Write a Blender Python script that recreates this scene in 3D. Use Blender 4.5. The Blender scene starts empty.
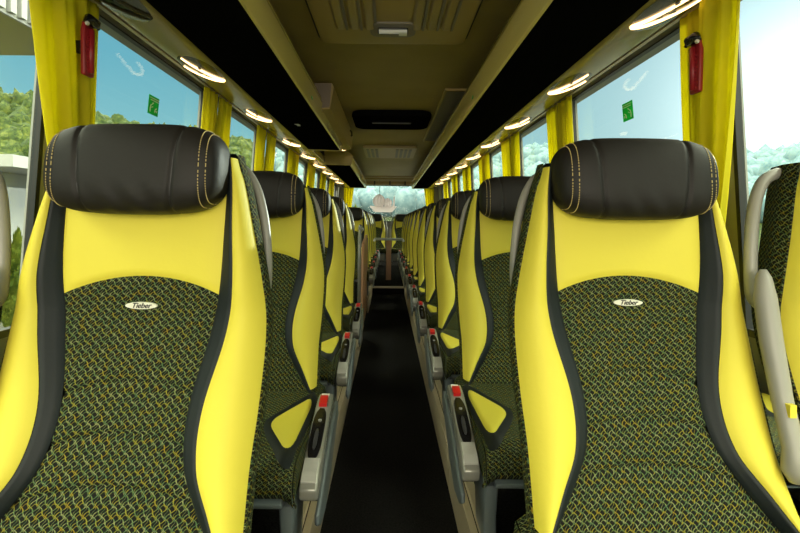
import bpy, bmesh, math, random
from mathutils import Vector, Matrix, noise
R = math.radians
S = bpy.context.scene
COL = S.collection
random.seed(7)

# ---------------------------------------------------------------- camera
cam = bpy.data.cameras.new('camera')
cam.sensor_width = 36.0
cam.lens = 36.0 * 461 / 800
cam.shift_x = 12 / 800
cam.shift_y = -44.5 / 800
cam.clip_start = 0.02
cam.clip_end = 2000
co = bpy.data.objects.new('camera', cam)
COL.objects.link(co)
co.location = (-0.015, 0, 1.0)
co.rotation_euler = (R(90), R(-0.6), 0)
S.camera = co
cam.dof.use_dof = False

# ---------------------------------------------------------------- sky, sun, lights, exposure
S.view_settings.view_transform = 'Standard'
S.view_settings.look = 'None'
S.view_settings.exposure = 0.18
S.view_settings.gamma = 1.0
S.view_settings.use_curve_mapping = False
SUN_AZ, SUN_EL = R(43), R(11)
sdir = Vector((math.sin(SUN_AZ) * math.cos(SUN_EL), math.cos(SUN_AZ) * math.cos(SUN_EL), math.sin(SUN_EL)))
W = bpy.data.worlds.new('sky')
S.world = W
W.use_nodes = True
nt = W.node_tree
nt.nodes.clear()


class N:
    """small node-building helper"""
    def __init__(s, nt): s.nt = nt
    def new(s, t, **k):
        n = s.nt.nodes.new(t)
        for a, b in k.items(): setattr(n, a, b)
        return n
    def put(s, sock, v):
        if isinstance(v, bpy.types.NodeSocket): s.nt.links.new(v, sock)
        else: sock.default_value = v
    def m(s, op, a, b=0.0, c=0.0, clamp=False):
        n = s.new('ShaderNodeMath', operation=op, use_clamp=clamp)
        s.put(n.inputs[0], a); s.put(n.inputs[1], b); s.put(n.inputs[2], c)
        return n.outputs[0]
    def mix(s, f, a, b):
        n = s.new('ShaderNodeMix', data_type='RGBA')
        s.put(n.inputs[0], f); s.put(n.inputs[6], a); s.put(n.inputs[7], b)
        return n.outputs[2]
    def ramp(s, f, stops):
        n = s.new('ShaderNodeValToRGB')
        e = n.color_ramp.elements
        while len(e) > 1: e.remove(e[-1])
        e[0].position, e[0].color = stops[0][0], stops[0][1]
        for p, c in stops[1:]:
            q = e.new(p); q.color = c
        s.put(n.inputs[0], f)
        return n.outputs[0]
    def mr(s, v, a, b, c, d, smooth=True):
        n = s.new('ShaderNodeMapRange', interpolation_type='SMOOTHSTEP' if smooth else 'LINEAR')
        s.put(n.inputs[0], v)
        for i, q in enumerate((a, b, c, d)): n.inputs[i + 1].default_value = q
        return n.outputs[0]
    def noise(s, vec, scale, detail=3, rough=.5):
        n = s.new('ShaderNodeTexNoise')
        n.inputs['Scale'].default_value = scale
        n.inputs['Detail'].default_value = detail
        n.inputs['Roughness'].default_value = rough
        if vec is not None: s.put(n.inputs['Vector'], vec)
        return n.outputs[0]


def c4(r, g, b): return (r, g, b, 1)
def srgb(r, g, b):
    f = lambda v: (v / 255 / 12.92) if v / 255 <= .04045 else ((v / 255 + .055) / 1.055) ** 2.4
    return (f(r), f(g), f(b), 1)


w = N(nt)
tc = w.new('ShaderNodeTexCoord')
sep = w.new('ShaderNodeSeparateXYZ')
w.put(sep.inputs[0], tc.outputs['Generated'])
dot = w.new('ShaderNodeVectorMath', operation='DOT_PRODUCT')
w.put(dot.inputs[0], tc.outputs['Generated'])
dot.inputs[1].default_value = sdir
d = w.m('MAXIMUM', dot.outputs['Value'], 0.0)
base = w.ramp(sep.outputs[2], [(0, srgb(176, 208, 208)), (.15, srgb(150, 200, 206)), (.30, srgb(118, 180, 198)), (.5, srgb(120, 175, 190))])
g1 = w.m('MULTIPLY', w.m('POWER', d, 9.0), .75)
g2 = w.m('MULTIPLY', w.m('POWER', d, 90.0), 1.3)
col1 = w.mix(w.m('MINIMUM', g1, 1.0), base, c4(.78, .86, .84))
addn = w.new('ShaderNodeVectorMath', operation='ADD')
w.put(addn.inputs[0], col1); w.put(addn.inputs[1], g2)
up = w.mr(sep.outputs[2], .38, .66, 0, 20.0)  # overhead sky, out of view, made far brighter to fill the cabin
fr = w.m('MULTIPLY', w.mr(w.m('MULTIPLY', sep.outputs[1], -1.0), .25, .7, 0, 3.0), 1.0)  # sky behind the camera raised too, added light for the seat fronts
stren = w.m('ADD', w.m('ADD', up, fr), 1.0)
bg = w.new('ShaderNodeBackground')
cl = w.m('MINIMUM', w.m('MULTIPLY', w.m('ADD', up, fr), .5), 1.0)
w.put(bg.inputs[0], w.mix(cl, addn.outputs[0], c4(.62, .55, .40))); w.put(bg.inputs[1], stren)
wo = w.new('ShaderNodeOutputWorld')
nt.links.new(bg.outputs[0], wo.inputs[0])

sl = bpy.data.lights.new('sun', 'SUN')
sl.energy = 4.0; sl.angle = R(.6); sl.color = (1, .93, .78)
so = bpy.data.objects.new('sun', sl)
so.rotation_euler = (-sdir).to_track_quat('-Z', 'Y').to_euler()
so.location = (6, 8, 6)
COL.objects.link(so)

def area(name, loc, rot, sx, sy, e, c=(1, 1, 1)):
    l = bpy.data.lights.new(name, 'AREA')
    l.shape = 'RECTANGLE'; l.size = sx; l.size_y = sy; l.energy = e; l.color = c
    o = bpy.data.objects.new(name, l)
    o.location = loc; o.rotation_euler = rot
    COL.objects.link(o)
    return o

# area lamp added at the unseen windscreen to boost daylight on the seats
area('windscreen_fill', (0, -2.58, 1.35), (R(90), 0, 0), 2.1, 1.0, 54, (1, .93, .78))

# ---------------------------------------------------------------- materials
MATS = {}
def mat(name, color=(.5, .5, .5, 1), rough=.5, metal=0., spec=.5, build=None):
    if name in MATS: return MATS[name]
    m = bpy.data.materials.new(name)
    m.use_nodes = True
    t = m.node_tree
    b = t.nodes['Principled BSDF']
    b.inputs['Base Color'].default_value = color
    b.inputs['Roughness'].default_value = rough
    b.inputs['Metallic'].default_value = metal
    b.inputs['Specular IOR Level'].default_value = spec
    if build: build(N(t), b, t)
    MATS[name] = m
    return m

def bump(n, b, h, strength, dist):
    bp = n.new('ShaderNodeBump')
    bp.inputs['Strength'].default_value = strength
    bp.inputs['Distance'].default_value = dist
    n.put(bp.inputs['Height'], h)
    n.nt.links.new(bp.outputs[0], b.inputs['Normal'])

def leather(scale=90, st=.15):
    def f(n, b, t):
        tcn = n.new('ShaderNodeTexCoord')
        h = n.noise(tcn.outputs['Object'], scale, 4)
        h2 = n.noise(tcn.outputs['Object'], 9, 2)
        bump(n, b, n.m('ADD', n.m('MULTIPLY', h, .25), h2), st, .01)
    return f

def mottled(c1, c2, scale, lo=.35, hi=.65, bst=0.):
    def f(n, b, t):
        tcn = n.new('ShaderNodeTexCoord')
        k = n.noise(tcn.outputs['Object'], scale, 4)
        f_ = n.mr(k, lo, hi, 0, 1)
        n.put(b.inputs['Base Color'], n.mix(f_, c1, c2))
        if bst: bump(n, b, k, bst, .02)
    return f

def fabric_build(n, b, t):
    uv = n.new('ShaderNodeUVMap')
    sp = n.new('ShaderNodeSeparateXYZ')
    n.put(sp.inputs[0], uv.outputs[0])
    u, v = sp.outputs[0], sp.outputs[1]
    P = 2 * math.pi / .0150
    a = n.m('MULTIPLY', u, P)
    c = n.m('MULTIPLY', v, P * 1.05)
    wv = n.m('MULTIPLY', n.m('SINE', c), .8)
    def line(expr, wd):
        s_ = n.m('ABSOLUTE', n.m('SINE', expr))
        return n.m('SUBTRACT', 1.0, n.mr(s_, wd * .5, wd * 1.5, 0, 1))
    l1 = line(n.m('MULTIPLY', n.m('ADD', n.m('ADD', a, c), wv), .5), .21)
    l2 = line(n.m('MULTIPLY', n.m('ADD', n.m('SUBTRACT', a, c), wv), .5), .19)
    l3 = line(n.m('ADD', n.m('MULTIPLY', c, .5), n.m('MULTIPLY', n.m('SINE', n.m('ADD', a, 1.2)), .55)), .13)
    l4 = line(n.m('ADD', n.m('MULTIPLY', a, .5), n.m('MULTIPLY', n.m('SINE', c), .5)), .11)
    m1 = n.m('MAXIMUM', n.m('MAXIMUM', n.m('MAXIMUM', l1, n.m('MULTIPLY', l4, .6)), n.m('MULTIPLY', l2, .9)), n.m('MULTIPLY', l3, .7))
    k = n.noise(uv.outputs[0], 90, 2)
    col = n.ramp(k, [(.30, srgb(150, 125, 35)), (.42, srgb(150, 145, 50)), (.52, srgb(70, 110, 75)), (.60, srgb(160, 160, 105)), (.7, srgb(85, 115, 50))])
    n.put(b.inputs['Base Color'], n.mix(n.m('MULTIPLY', m1, .74), srgb(17, 18, 12), col))
    bump(n, b, m1, .25, .001)

def glass(tint, refl):
    def f(n, b, t):
        tr = n.new('ShaderNodeBsdfTransparent'); tr.inputs[0].default_value = tint
        gl = n.new('ShaderNodeBsdfGlossy'); gl.inputs['Roughness'].default_value = .01
        gl.inputs[0].default_value = (1, 1, 1, 1)
        fz = n.new('ShaderNodeLayerWeight'); fz.inputs[0].default_value = .5
        fac = n.m('ADD', n.m('MULTIPLY', n.m('POWER', fz.outputs[1], 5.0), .16), .022)
        mx = n.new('ShaderNodeMixShader')
        n.put(mx.inputs[0], n.m('MULTIPLY', fac, refl, clamp=True))
        t.links.new(tr.outputs[0], mx.inputs[1]); t.links.new(gl.outputs[0], mx.inputs[2])
        t.links.new(mx.outputs[0], t.nodes['Material Output'].inputs[0])
    return f

def cloth_build(n, b, t):
    tl = n.new('ShaderNodeBsdfTranslucent'); tl.inputs[0].default_value = (.80, .72, .02, 1)
    mx = n.new('ShaderNodeMixShader'); mx.inputs[0].default_value = .55
    tcn = n.new('ShaderNodeTexCoord')
    bump(n, b, n.noise(tcn.outputs['Object'], 300, 2), .1, .002)
    t.links.new(b.outputs[0], mx.inputs[1]); t.links.new(tl.outputs[0], mx.inputs[2])
    t.links.new(mx.outputs[0], t.nodes['Material Output'].inputs[0])

def thin(c, f_=.6):
    def f(n, b, t):
        tl = n.new('ShaderNodeBsdfTranslucent'); tl.inputs[0].default_value = c
        mx = n.new('ShaderNodeMixShader'); mx.inputs[0].default_value = f_
        t.links.new(b.outputs[0], mx.inputs[1]); t.links.new(tl.outputs[0], mx.inputs[2])
        t.links.new(mx.outputs[0], t.nodes['Material Output'].inputs[0])
    return f

def emit(c, s):
    def f(n, b, t):
        b.inputs['Emission Color'].default_value = c
        b.inputs['Emission Strength'].default_value = s
    return f

YEL = mat('yellow_leather', c4(.74, .635, .065), .52, spec=.25, build=leather(120, .10))
BLK = mat('black_leather', c4(.013, .011, .009), .55, spec=.28, build=leather(60, .25))
STRIP = mat('black_strip_leather', c4(.009, .013, .014), .55, spec=.3, build=leather(120, .1))
FAB = mat('woven_seat_fabric', c4(.02, .02, .02), .85, spec=.2, build=fabric_build)
SHELL = mat('dark_grey_plastic', c4(.03, .03, .032), .5)
GREY = mat('grey_plastic', c4(.30, .29, .25), .4)
SILV = mat('silver_plastic', c4(.32, .32, .28), .25, .3)
BLUEGREY = mat('blue_grey_metal', c4(.15, .18, .19), .35, .2)
GLOSSB = mat('glossy_black_plastic', c4(.008, .008, .009), .12)
RED = mat('red_plastic', c4(.28, .010, .016), .45)
WHITE = mat('white_plastic', c4(.75, .75, .70), .4)
STITCH = mat('tan_thread', c4(.55, .42, .16), .7)
BADGE = mat('cream_enamel', c4(.78, .77, .66), .3)
INK = mat('black_ink', c4(.01, .01, .01), .5)
CURT = mat('yellow_curtain_cloth', c4(.80, .72, .03), .8, spec=.2, build=cloth_build)
CEIL = mat('beige_ceiling_liner', c4(.28, .22, .065), .55, build=mottled(c4(.27, .21, .06), c4(.30, .23, .07), 3))
COVE = mat('olive_service_panel', c4(.30, .24, .065), .22)
RACKB = mat('black_rack_underside', c4(.004, .004, .0035), 1.0, spec=.0)
RAIL = mat('champagne_rail', c4(.85, .72, .26), .18, .35)
CARPET = mat('black_carpet', c4(.008, .008, .008), .95, spec=.05, build=mottled(c4(.006, .006, .006), c4(.016, .015, .014), 160, bst=.4))
BRONZE = mat('bronze_trim', c4(.50, .42, .28), .35, .25)
WALL = mat('grey_wall_liner', c4(.22, .21, .18), .6)
PILLAR = mat('grey_pillar_liner', c4(.30, .29, .26), .6)
SEAL = mat('black_rubber', c4(.01, .01, .01), .5)
REARGLASS = mat('rear_window_glass', build=glass((.90, .96, .97, 1), .15))
GLASS = mat('window_glass', build=glass((.86, .95, .95, 1), 1.0))
LAMP = mat('warm_lamp', c4(1, .8, .5), build=emit(c4(1, .64, .29), 3.8))
LAMPR = mat('dark_lamp_rim', c4(.05, .042, .02), .2, .3)
GREEN = mat('green_sticker', c4(.02, .26, .07), .4, build=thin(c4(.02, .40, .10)))
GREENDOT = mat('green_dot', c4(.03, .30, .04), .4)
HATCHM = mat('tan_hatch_plastic', c4(.33, .24, .08), .4)
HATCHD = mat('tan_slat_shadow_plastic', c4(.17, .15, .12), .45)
WOOD = mat('brown_panel', c4(.42, .22, .11), .4)
LAMINATE = mat('grey_laminate', c4(.35, .38, .38), .35)

# ---------------------------------------------------------------- mesh helpers
def link(name, me, m=None, parent=None, smooth=False):
    o = bpy.data.objects.new(name, me)
    COL.objects.link(o)
    if m: me.materials.append(m)
    if smooth:
        for p in me.polygons: p.use_smooth = True
    if parent: o.parent = parent
    return o

def tag(o, label=None, cat=None, group=None, kind=None):
    if label: o['label'] = label
    if cat: o['category'] = cat
    if group: o['group'] = group
    if kind: o['kind'] = kind
    return o

def empty(name, loc=(0, 0, 0), rz=0):
    o = bpy.data.objects.new(name, None)
    o.location = loc; o.rotation_euler = (0, 0, rz)
    o.empty_display_size = .1
    COL.objects.link(o)
    return o

class MB:
    def __init__(s): s.v = []; s.f = []; s.uv = None
    def add(s, vs, fs):
        o = len(s.v)
        s.v += [tuple(p) for p in vs]
        s.f += [tuple(i + o for i in f) for f in fs]
        return s
    def box(s, a, b):
        x0, y0, z0 = a; x1, y1, z1 = b
        return s.add([(x0, y0, z0), (x1, y0, z0), (x1, y1, z0), (x0, y1, z0), (x0, y0, z1), (x1, y0, z1), (x1, y1, z1), (x0, y1, z1)],
                     [(0, 3, 2, 1), (4, 5, 6, 7), (0, 1, 5, 4), (1, 2, 6, 5), (2, 3, 7, 6), (3, 0, 4, 7)])
    def prism(s, poly, axis, a, b):
        """extrude a polygon of (p,q) along an axis between a and b"""
        n = len(poly)
        def P(p, q, t):
            return {'x': (t, p, q), 'y': (p, t, q), 'z': (p, q, t)}[axis]
        vs = [P(p, q, a) for p, q in poly] + [P(p, q, b) for p, q in poly]
        fs = [tuple(range(n)), tuple(range(2 * n - 1, n - 1, -1))]
        fs += [(i, (i + 1) % n, n + (i + 1) % n, n + i) for i in range(n)]
        return s.add(vs, fs)
    def tube(s, pts, r, seg=8, caps=True, flat=1.0):
        pts = [Vector(p) for p in pts]
        rr = r if isinstance(r, (list, tuple)) else [r] * len(pts)
        rings = []
        for i, p in enumerate(pts):
            d_ = (pts[min(i + 1, len(pts) - 1)] - pts[max(i - 1, 0)]).normalized()
            ref = Vector((0, 1, 0)) if abs(d_.y) < .9 else Vector((1, 0, 0))
            a = d_.cross(ref).normalized(); b = d_.cross(a).normalized()
            rings.append([p + (a * math.cos(2 * math.pi * k / seg) + b * math.sin(2 * math.pi * k / seg) * flat) * rr[i] for k in range(seg)])
        vs = [q for r_ in rings for q in r_]
        fs = []
        for i in range(len(pts) - 1):
            for k in range(seg):
                fs.append((i * seg + k, i * seg + (k + 1) % seg, (i + 1) * seg + (k + 1) % seg, (i + 1) * seg + k))
        if caps:
            fs.append(tuple(range(seg))[::-1])
            fs.append(tuple(range((len(pts) - 1) * seg, len(pts) * seg)))
        return s.add(vs, fs)
    def grid(s, fn, nu, nv, uvfn=None):
        vs = []; uvs = []
        for j in range(nv + 1):
            for i in range(nu + 1):
                vs.append(tuple(fn(i / nu, j / nv)))
        fs = [(j * (nu + 1) + i, j * (nu + 1) + i + 1, (j + 1) * (nu + 1) + i + 1, (j + 1) * (nu + 1) + i) for j in range(nv) for i in range(nu)]
        return s.add(vs, fs)
    def build(s, name, m, parent=None, smooth=False, uv=None, bevel=0, bseg=2, doubles=False):
        me = bpy.data.meshes.new(name)
        me.from_pydata(s.v, [], s.f)
        bm = bmesh.new(); bm.from_mesh(me)
        if doubles: bmesh.ops.remove_doubles(bm, verts=bm.verts, dist=1e-5)
        bmesh.ops.recalc_face_normals(bm, faces=bm.faces)
        if bevel:
            es = [e for e in bm.edges if len(e.link_faces) == 2 and e.calc_face_angle(0) > .5]
            bmesh.ops.bevel(bm, geom=es, offset=bevel, segments=bseg, affect='EDGES', profile=.5)
        bm.to_mesh(me); bm.free()
        if uv:
            l = me.uv_layers.new(name='UVMap')
            for p in me.polygons:
                for li in p.loop_indices:
                    c = me.vertices[me.loops[li].vertex_index].co
                    l.data[li].uv = uv(c)
        if bevel and smooth is None: smooth = True
        o = link(name, me, m, parent, bool(smooth))
        if bevel and smooth:
            try: me.set_sharp_from_angle(angle=R(50))
            except Exception: pass
        return o

def children(o): return [c for c in bpy.data.objects if c.parent == o]
def copy_tree(o, parent=None):
    c = o.copy(); COL.objects.link(c)
    if parent: c.parent = parent
    for ch in KIDS.get(o.name, []): copy_tree(ch, c)
    return c
KIDS = {}
def index_kids():
    KIDS.clear()
    for o in bpy.data.objects:
        if o.parent: KIDS.setdefault(o.parent.name, []).append(o)

def text_mesh(txt, size, shear=0., ext=.0006):
    cu = bpy.data.curves.new('lettering', 'FONT')
    cu.body = txt; cu.size = size; cu.shear = shear; cu.extrude = ext
    cu.align_x = 'CENTER'; cu.align_y = 'CENTER'; cu.offset = size * .012
    o = bpy.data.objects.new('tmp_text', cu)
    COL.objects.link(o)
    dg = bpy.context.evaluated_depsgraph_get()
    me = bpy.data.meshes.new_from_object(o.evaluated_get(dg))
    bpy.data.objects.remove(o)
    return me

def interp(tab, z):
    """tab: descending z list of (z, value), cosine-free monotone smooth (catmull)"""
    if z >= tab[0][0]: return tab[0][1]
    if z <= tab[-1][0]: return tab[-1][1]
    for i in range(len(tab) - 1):
        if tab[i][0] >= z >= tab[i + 1][0]:
            z0, v0 = tab[i]; z1, v1 = tab[i + 1]
            t = (z - z0) / (z1 - z0)
            vm = tab[i - 1][1] if i > 0 else v0; zm = tab[i - 1][0] if i > 0 else z0
            vp = tab[i + 2][1] if i + 2 < len(tab) else v1; zp = tab[i + 2][0] if i + 2 < len(tab) else z1
            m0 = (v1 - vm) / (z1 - zm) * (z1 - z0); m1 = (vp - v0) / (zp - z0) * (z1 - z0)
            return (2 * t**3 - 3 * t**2 + 1) * v0 + (t**3 - 2 * t**2 + t) * m0 + (-2 * t**3 + 3 * t**2) * v1 + (t**3 - t**2) * m1

def wallx(z): return 1.242 - max(0, z - .62) * .065

# ================================================================ STRUCTURE
Y0, Y1 = -2.7, 10.75
def struct(name, mb, m, **k):
    return tag(mb.build(name, m, **k), kind='structure')

struct('floor', MB().box((-1.3, Y0, -.06), (1.3, Y1, 0)), CARPET)
PLAT = .17
b = MB()
b.box((-1.235, -.6, .001), (-.232, 3.95, PLAT)); b.box((-1.235, 5.05, .001), (-.232, 6.4, PLAT))
struct('trim_1', b, CARPET)
b = MB(); b.box((.232, -.6, .001), (1.235, 6.4, PLAT)); struct('trim_2', b, CARPET)
b = MB(); b.box((-1.235, 6.4, .001), (1.235, Y1 - .03, .10)); b.box((-1.235, 6.4, .10), (-.232, Y1 - .03, PLAT)); b.box((.232, 6.4, .10), (1.235, Y1 - .03, PLAT))
struct('trim_3', b, CARPET)
b = MB(); b.box((-.23, 6.37, .085), (.23, 6.41, .108)); struct('trim_4', b, BRONZE)
# aisle edging of each platform: lower kick strip + rail
tn = 5
for s, segs in ((-1, ((-.6, 3.95), (5.05, Y1 - .05))), (1, ((-.6, Y1 - .05),))):
    for (a, e) in segs:
        y = a
        bb = MB()
        while y < e - .05:
            ye = min(y + .78, e)
            bb.box((min(s * .222, s * .231), y + .004, .0), (max(s * .222, s * .231), ye - .004, .085))
            bb.box((min(s * .214, s * .235), y + .004, .10), (max(s * .214, s * .235), ye - .004, .172))
            y = ye
        bb.box((min(s * .2255, s * .2315), a, .001), (max(s * .2255, s * .2315), e, .17))
        bb.box((min(s * .236, s * .262), a, .172), (max(s * .236, s * .262), e, .192))
        struct('trim_%d' % tn, bb, BRONZE, bevel=.0025)
        tn += 1
# side walls below the windows and window pillars
LP = [1.645, 2.95, 4.12, 5.32, 6.52, 7.72, 8.92, 10.2]
RP = [1.69, 3.06, 4.27, 5.47, 6.67, 7.87, 9.05, 10.2]
SILL, TOP = .62, 1.80
for s, nm in ((-1, 'left'), (1, 'right')):
    b = MB()
    b.prism([(s * 1.242, -.06), (s * 1.30, -.06), (s * 1.30, SILL), (s * 1.242, SILL)], 'y', Y0, Y1)
    b.prism([(s * wallx(TOP), TOP), (s * (wallx(TOP) + .07), TOP), (s * 1.20, 1.92), (s * 1.10, 2.02), (s * .9, 2.10), (s * .9, 2.0)], 'y', Y0, Y1)
    b.box((min(s * 1.232, s * 1.242), Y0, .59), (max(s * 1.232, s * 1.242), Y1, SILL + .004))
    struct('wall_' + nm, b, WALL)
wn = 1
def skew_box(b, s, ya, yb, za, zb, t0, t1):
    """box lying in the leaning side wall plane; t0,t1 offsets inward"""
    vs = []
    for z in (za, zb):
        for (y, t) in ((ya, t0), (yb, t0), (yb, t1), (ya, t1)):
            vs.append((s * (wallx(z) - t), y, z))
    b.add(vs, [(0, 1, 2, 3), (7, 6, 5, 4), (0, 4, 5, 1), (1, 5, 6, 2), (2, 6, 7, 3), (3, 7, 4, 0)])
for s, PL in ((-1, LP), (1, RP)):
    b = MB()
    for p in PL: skew_box(b, s, p - .085, p + .085, SILL, TOP, -.03, .012)
    skew_box(b, s, 10.2, Y1, SILL, TOP, -.03, .012)
    skew_box(b, s, Y0, Y0 + .1, SILL, TOP, -.03, .012)
    struct('trim_%d' % tn, b, PILLAR); tn += 1
    ed = [Y0 + .1] + PL
    for i in range(len(PL)):
        a = ed[i] + (.085 if i else 0); e = ed[i + 1] - .085
        r_ = empty('window_%d' % wn, (0, 0, 0)); tag(r_, kind='structure')
        g = MB(); skew_box(g, s, a, e, SILL, TOP, -.002, .003)
        g.build('glass_pane', GLASS, r_)
        fr_ = MB()
        for (ya, yb, za, zb) in ((a - .004, a + .014, SILL, TOP), (e - .014, e + .004, SILL, TOP), (a, e, SILL, SILL + .025), (a, e, TOP - .006, TOP)):
            skew_box(fr_, s, ya, yb, za, zb, -.012, .014)
        fr_.build('window_seal', SEAL, r_)
        wn += 1
# ceiling
b = MB()
prof = [(-.93, 2.0), (-.62, 2.015), (0, 2.02), (.62, 2.015), (.93, 2.0)]
b.prism(prof + [(.93, 2.12), (-.93, 2.12)], 'y', Y0, 10.3)
struct('ceiling', b, CEIL)
# rear wall with window, header
b = MB()
b.box((-1.3, Y1, -.06), (1.3, Y1 + .06, 1.0))
b.box((-1.3, Y1, 1.86), (1.3, Y1 + .06, 2.12))
b.box((-1.3, Y1, 1.0), (-1.06, Y1 + .06, 1.86)); b.box((1.06, Y1, 1.0), (1.3, Y1 + .06, 1.86))
struct('wall_back', b, WALL)
r_ = tag(empty('window_%d' % wn), kind='structure'); wn += 1
MB().box((-1.06, Y1 + .02, 1.0), (1.06, Y1 + .026, 1.86)).build('glass_pane', REARGLASS, r_)
f_ = MB()
for (a, c) in (((-1.06, 1.0), (1.06, 1.02)), ((-1.06, 1.84), (1.06, 1.86)), ((-1.06, 1.0), (-1.03, 1.86)), ((1.03, 1.0), (1.06, 1.86))):
    f_.box((a[0], Y1 + .005, a[1]), (c[0], Y1 + .04, c[1]))
f_.build('window_seal', SEAL, r_)
b = MB()
b.prism([(10.2, 2.02), (10.2, 1.995), (10.32, 1.985), (10.34, 1.955), (10.6, 1.93), (10.62, 1.86), (10.74, 1.855), (10.74, 2.02)], 'x', -.95, .95)
struct('trim_%d' % tn, b, HATCHM); tn += 1
# front wall with the windscreen opening (behind the camera)
b = MB()
b.box((-1.3, Y0 - .06, -.06), (1.3, Y0, .75)); b.box((-1.3, Y0 - .06, 1.9), (1.3, Y0, 2.12))
b.box((-1.3, Y0 - .06, .75), (-1.12, Y0, 1.9)); b.box((1.12, Y0 - .06, .75), (1.3, Y0, 1.9))
struct('wall_front', b, WALL)

# service channel panels under the racks (cove) and curtain rails
for s, nm in ((-1, 'left'), (1, 'right')):
    b = MB()
    b.prism([(s * .862, 1.785), (s * .90, 1.768), (s * 1.0, 1.775), (s * 1.075, 1.79), (s * 1.085, 1.815), (s * 1.13, 1.83), (s * 1.13, 1.86), (s * .862, 1.86)], 'y', Y0, Y1 - .1)
    struct('trim_%d' % tn, b, COVE, bevel=.006, smooth=True); tn += 1
    b = MB()
    b.box((min(s * 1.090, s * 1.108), Y0, 1.793), (max(s * 1.090, s * 1.108), Y1 - .1, 1.824))
    struct('trim_%d' % tn, b, BRONZE); tn += 1

# ================================================================ LUGGAGE RACKS
def rack(s, ya, yb, label):
    t = tag(empty('luggage_rack', (s * .70, ya, 1.76)), label, 'luggage rack', 'overhead luggage racks')
    def P(x, z): return (s * x - s * .70, z - 1.76)
    b = MB(); b.prism([P(.868, 1.764), P(.528, 1.756), P(.528, 1.768), P(.868, 1.80)], 'y', 0, yb - ya)
    b.build('underside', RACKB, t)
    b = MB()
    b.prism([P(.535, 1.752), P(.522, 1.756), P(.497, 1.85), P(.502, 1.872), P(.515, 1.874), P(.536, 1.775)], 'y', 0, yb - ya)
    b.build('front_rail', RAIL, t, smooth=True, bevel=.003)
    b = MB(); b.prism([P(.522, 1.875), P(.504, 1.885), P(.51, 1.905), P(.53, 1.905)], 'y', 0, yb - ya)
    b.build('top_rail', COVE, t)
    for yy, nm2 in ((-.015, 'end_cap'), (yb - ya, 'end_cap')):
        b = MB(); b.prism([P(.875, 1.755), P(.515, 1.748), P(.488, 1.88), P(.56, 1.93), P(.87, 1.95)], 'y', yy, yy + .015)
        b.build('end_cap', COVE, t)
    b = MB(); b.prism([P(.86, 1.80), P(.868, 1.80), P(.86, 2.0), P(.85, 2.0)], 'y', 0, yb - ya)
    b.build('rear_panel', CEIL, t)
    return t
rack(-1, -.9, 4.9, 'long black overhead luggage rack with champagne rail, left side ahead of the middle door')
rack(-1, 6.15, 10.3, 'shorter black overhead luggage rack at the back left, beyond the gap over the door')
rack(1, -.9, 10.3, 'unbroken black overhead luggage rack running the full length of the right side')
# row markers and white patch
for s, yy, nm in ((-1, 2.95, 'left'), (1, 2.9, 'right')):
    b = MB(); b.tube([(0, 0, -.002), (0, .0, 0.003)], .013, 14)
    o = b.build('row_marker', GREENDOT)
    o.location = (s * .5095, yy, 1.79)
    o.rotation_euler = (0, R(-s * 80), 0) if s < 0 else (0, R(-80), 0)
    tag(o, 'small green dot marker on the champagne rail of the %s luggage rack' % nm, 'marker')
# small irregular white patch on the left underside
b = MB(); b.add([(-.02, -.03, 0), (.012, -.035, 0), (.02, .0, 0), (.012, .04, 0), (-.012, .03, 0), (-.005, 0, 0),
                 (-.02, -.03, .002), (.012, -.035, .002), (.02, .0, .002), (.012, .04, .002), (-.012, .03, .002), (-.005, 0, .002)],
                [(0, 5, 4, 3, 2, 1), (6, 7, 8, 9, 10, 11), (0, 1, 7, 6), (1, 2, 8, 7), (2, 3, 9, 8), (3, 4, 10, 9), (4, 5, 11, 10), (5, 0, 6, 11)])
o = b.build('sticker', WHITE); o.location = (-.735, 3.64, 1.757)
tag(o, 'small irregular white patch on the black underside of the left luggage rack', 'sticker')

# ================================================================ SERVICE LAMPS
def lamp_proto(lit=True):
    t = empty('reading_lamp')
    b = MB()
    def dome(u, v):
        a = 2 * math.pi * u
        r = v
        y = .21 * r * math.cos(a); x = .088 * r * math.sin(a)
        return (x, y, -.009 * (1 - r ** 3))
    b.grid(dome, 40, 8)
    b.build('lamp_housing', LAMPR, t, smooth=True, doubles=True)
    def zz(x, y):
        r = math.sqrt((y / .21) ** 2 + (x / .088) ** 2)
        return -.009 * (1 - min(1, r) ** 3)
    # open teardrop of light: two arms meeting in a point at the near end
    ctl = [(.030, -.175), (.012, -.10), (-.012, -.01), (-.040, .080), (-.062, .140), (-.055, .160), (-.020, .135), (.022, .07), (.052, .0), (.066, -.06)]
    pts = []
    for i in range(len(ctl) - 1):
        for k in range(5):
            x = ctl[i][0] + (ctl[i + 1][0] - ctl[i][0]) * k / 5; y = ctl[i][1] + (ctl[i + 1][1] - ctl[i][1]) * k / 5
            pts.append(Vector((x, y, 0)))
    pts.append(Vector((ctl[-1][0], ctl[-1][1], 0)))
    for _ in range(3): pts = [pts[0]] + [(pts[i - 1] + pts[i] * 2 + pts[i + 1]) / 4 for i in range(1, len(pts) - 1)] + [pts[-1]]
    pts = [(p.x, p.y, zz(p.x, p.y) - .002) for p in pts]
    rad = [.004 + .0045 * math.sin(math.pi * i / (len(pts) - 1)) for i in range(len(pts))]
    b = MB(); b.tube(pts, rad, 8)
    b.build('light_strip', LAMP if lit else LAMPR, t, smooth=True)
    for (x, y) in ((.0, -.05), (.012, .01), (-.012, .05)):
        b = MB(); b.tube([(x, y, zz(x, y) + .003), (x, y, zz(x, y) - .006)], .013, 14)
        o = b.build('nozzle', SILV if lit else GLOSSB, t)
    return t
P_lamp = lamp_proto()
index_kids()
LL = [2.38, 3.40, 4.55, 5.5, 6.4, 7.3, 8.2, 9.1]
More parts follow.
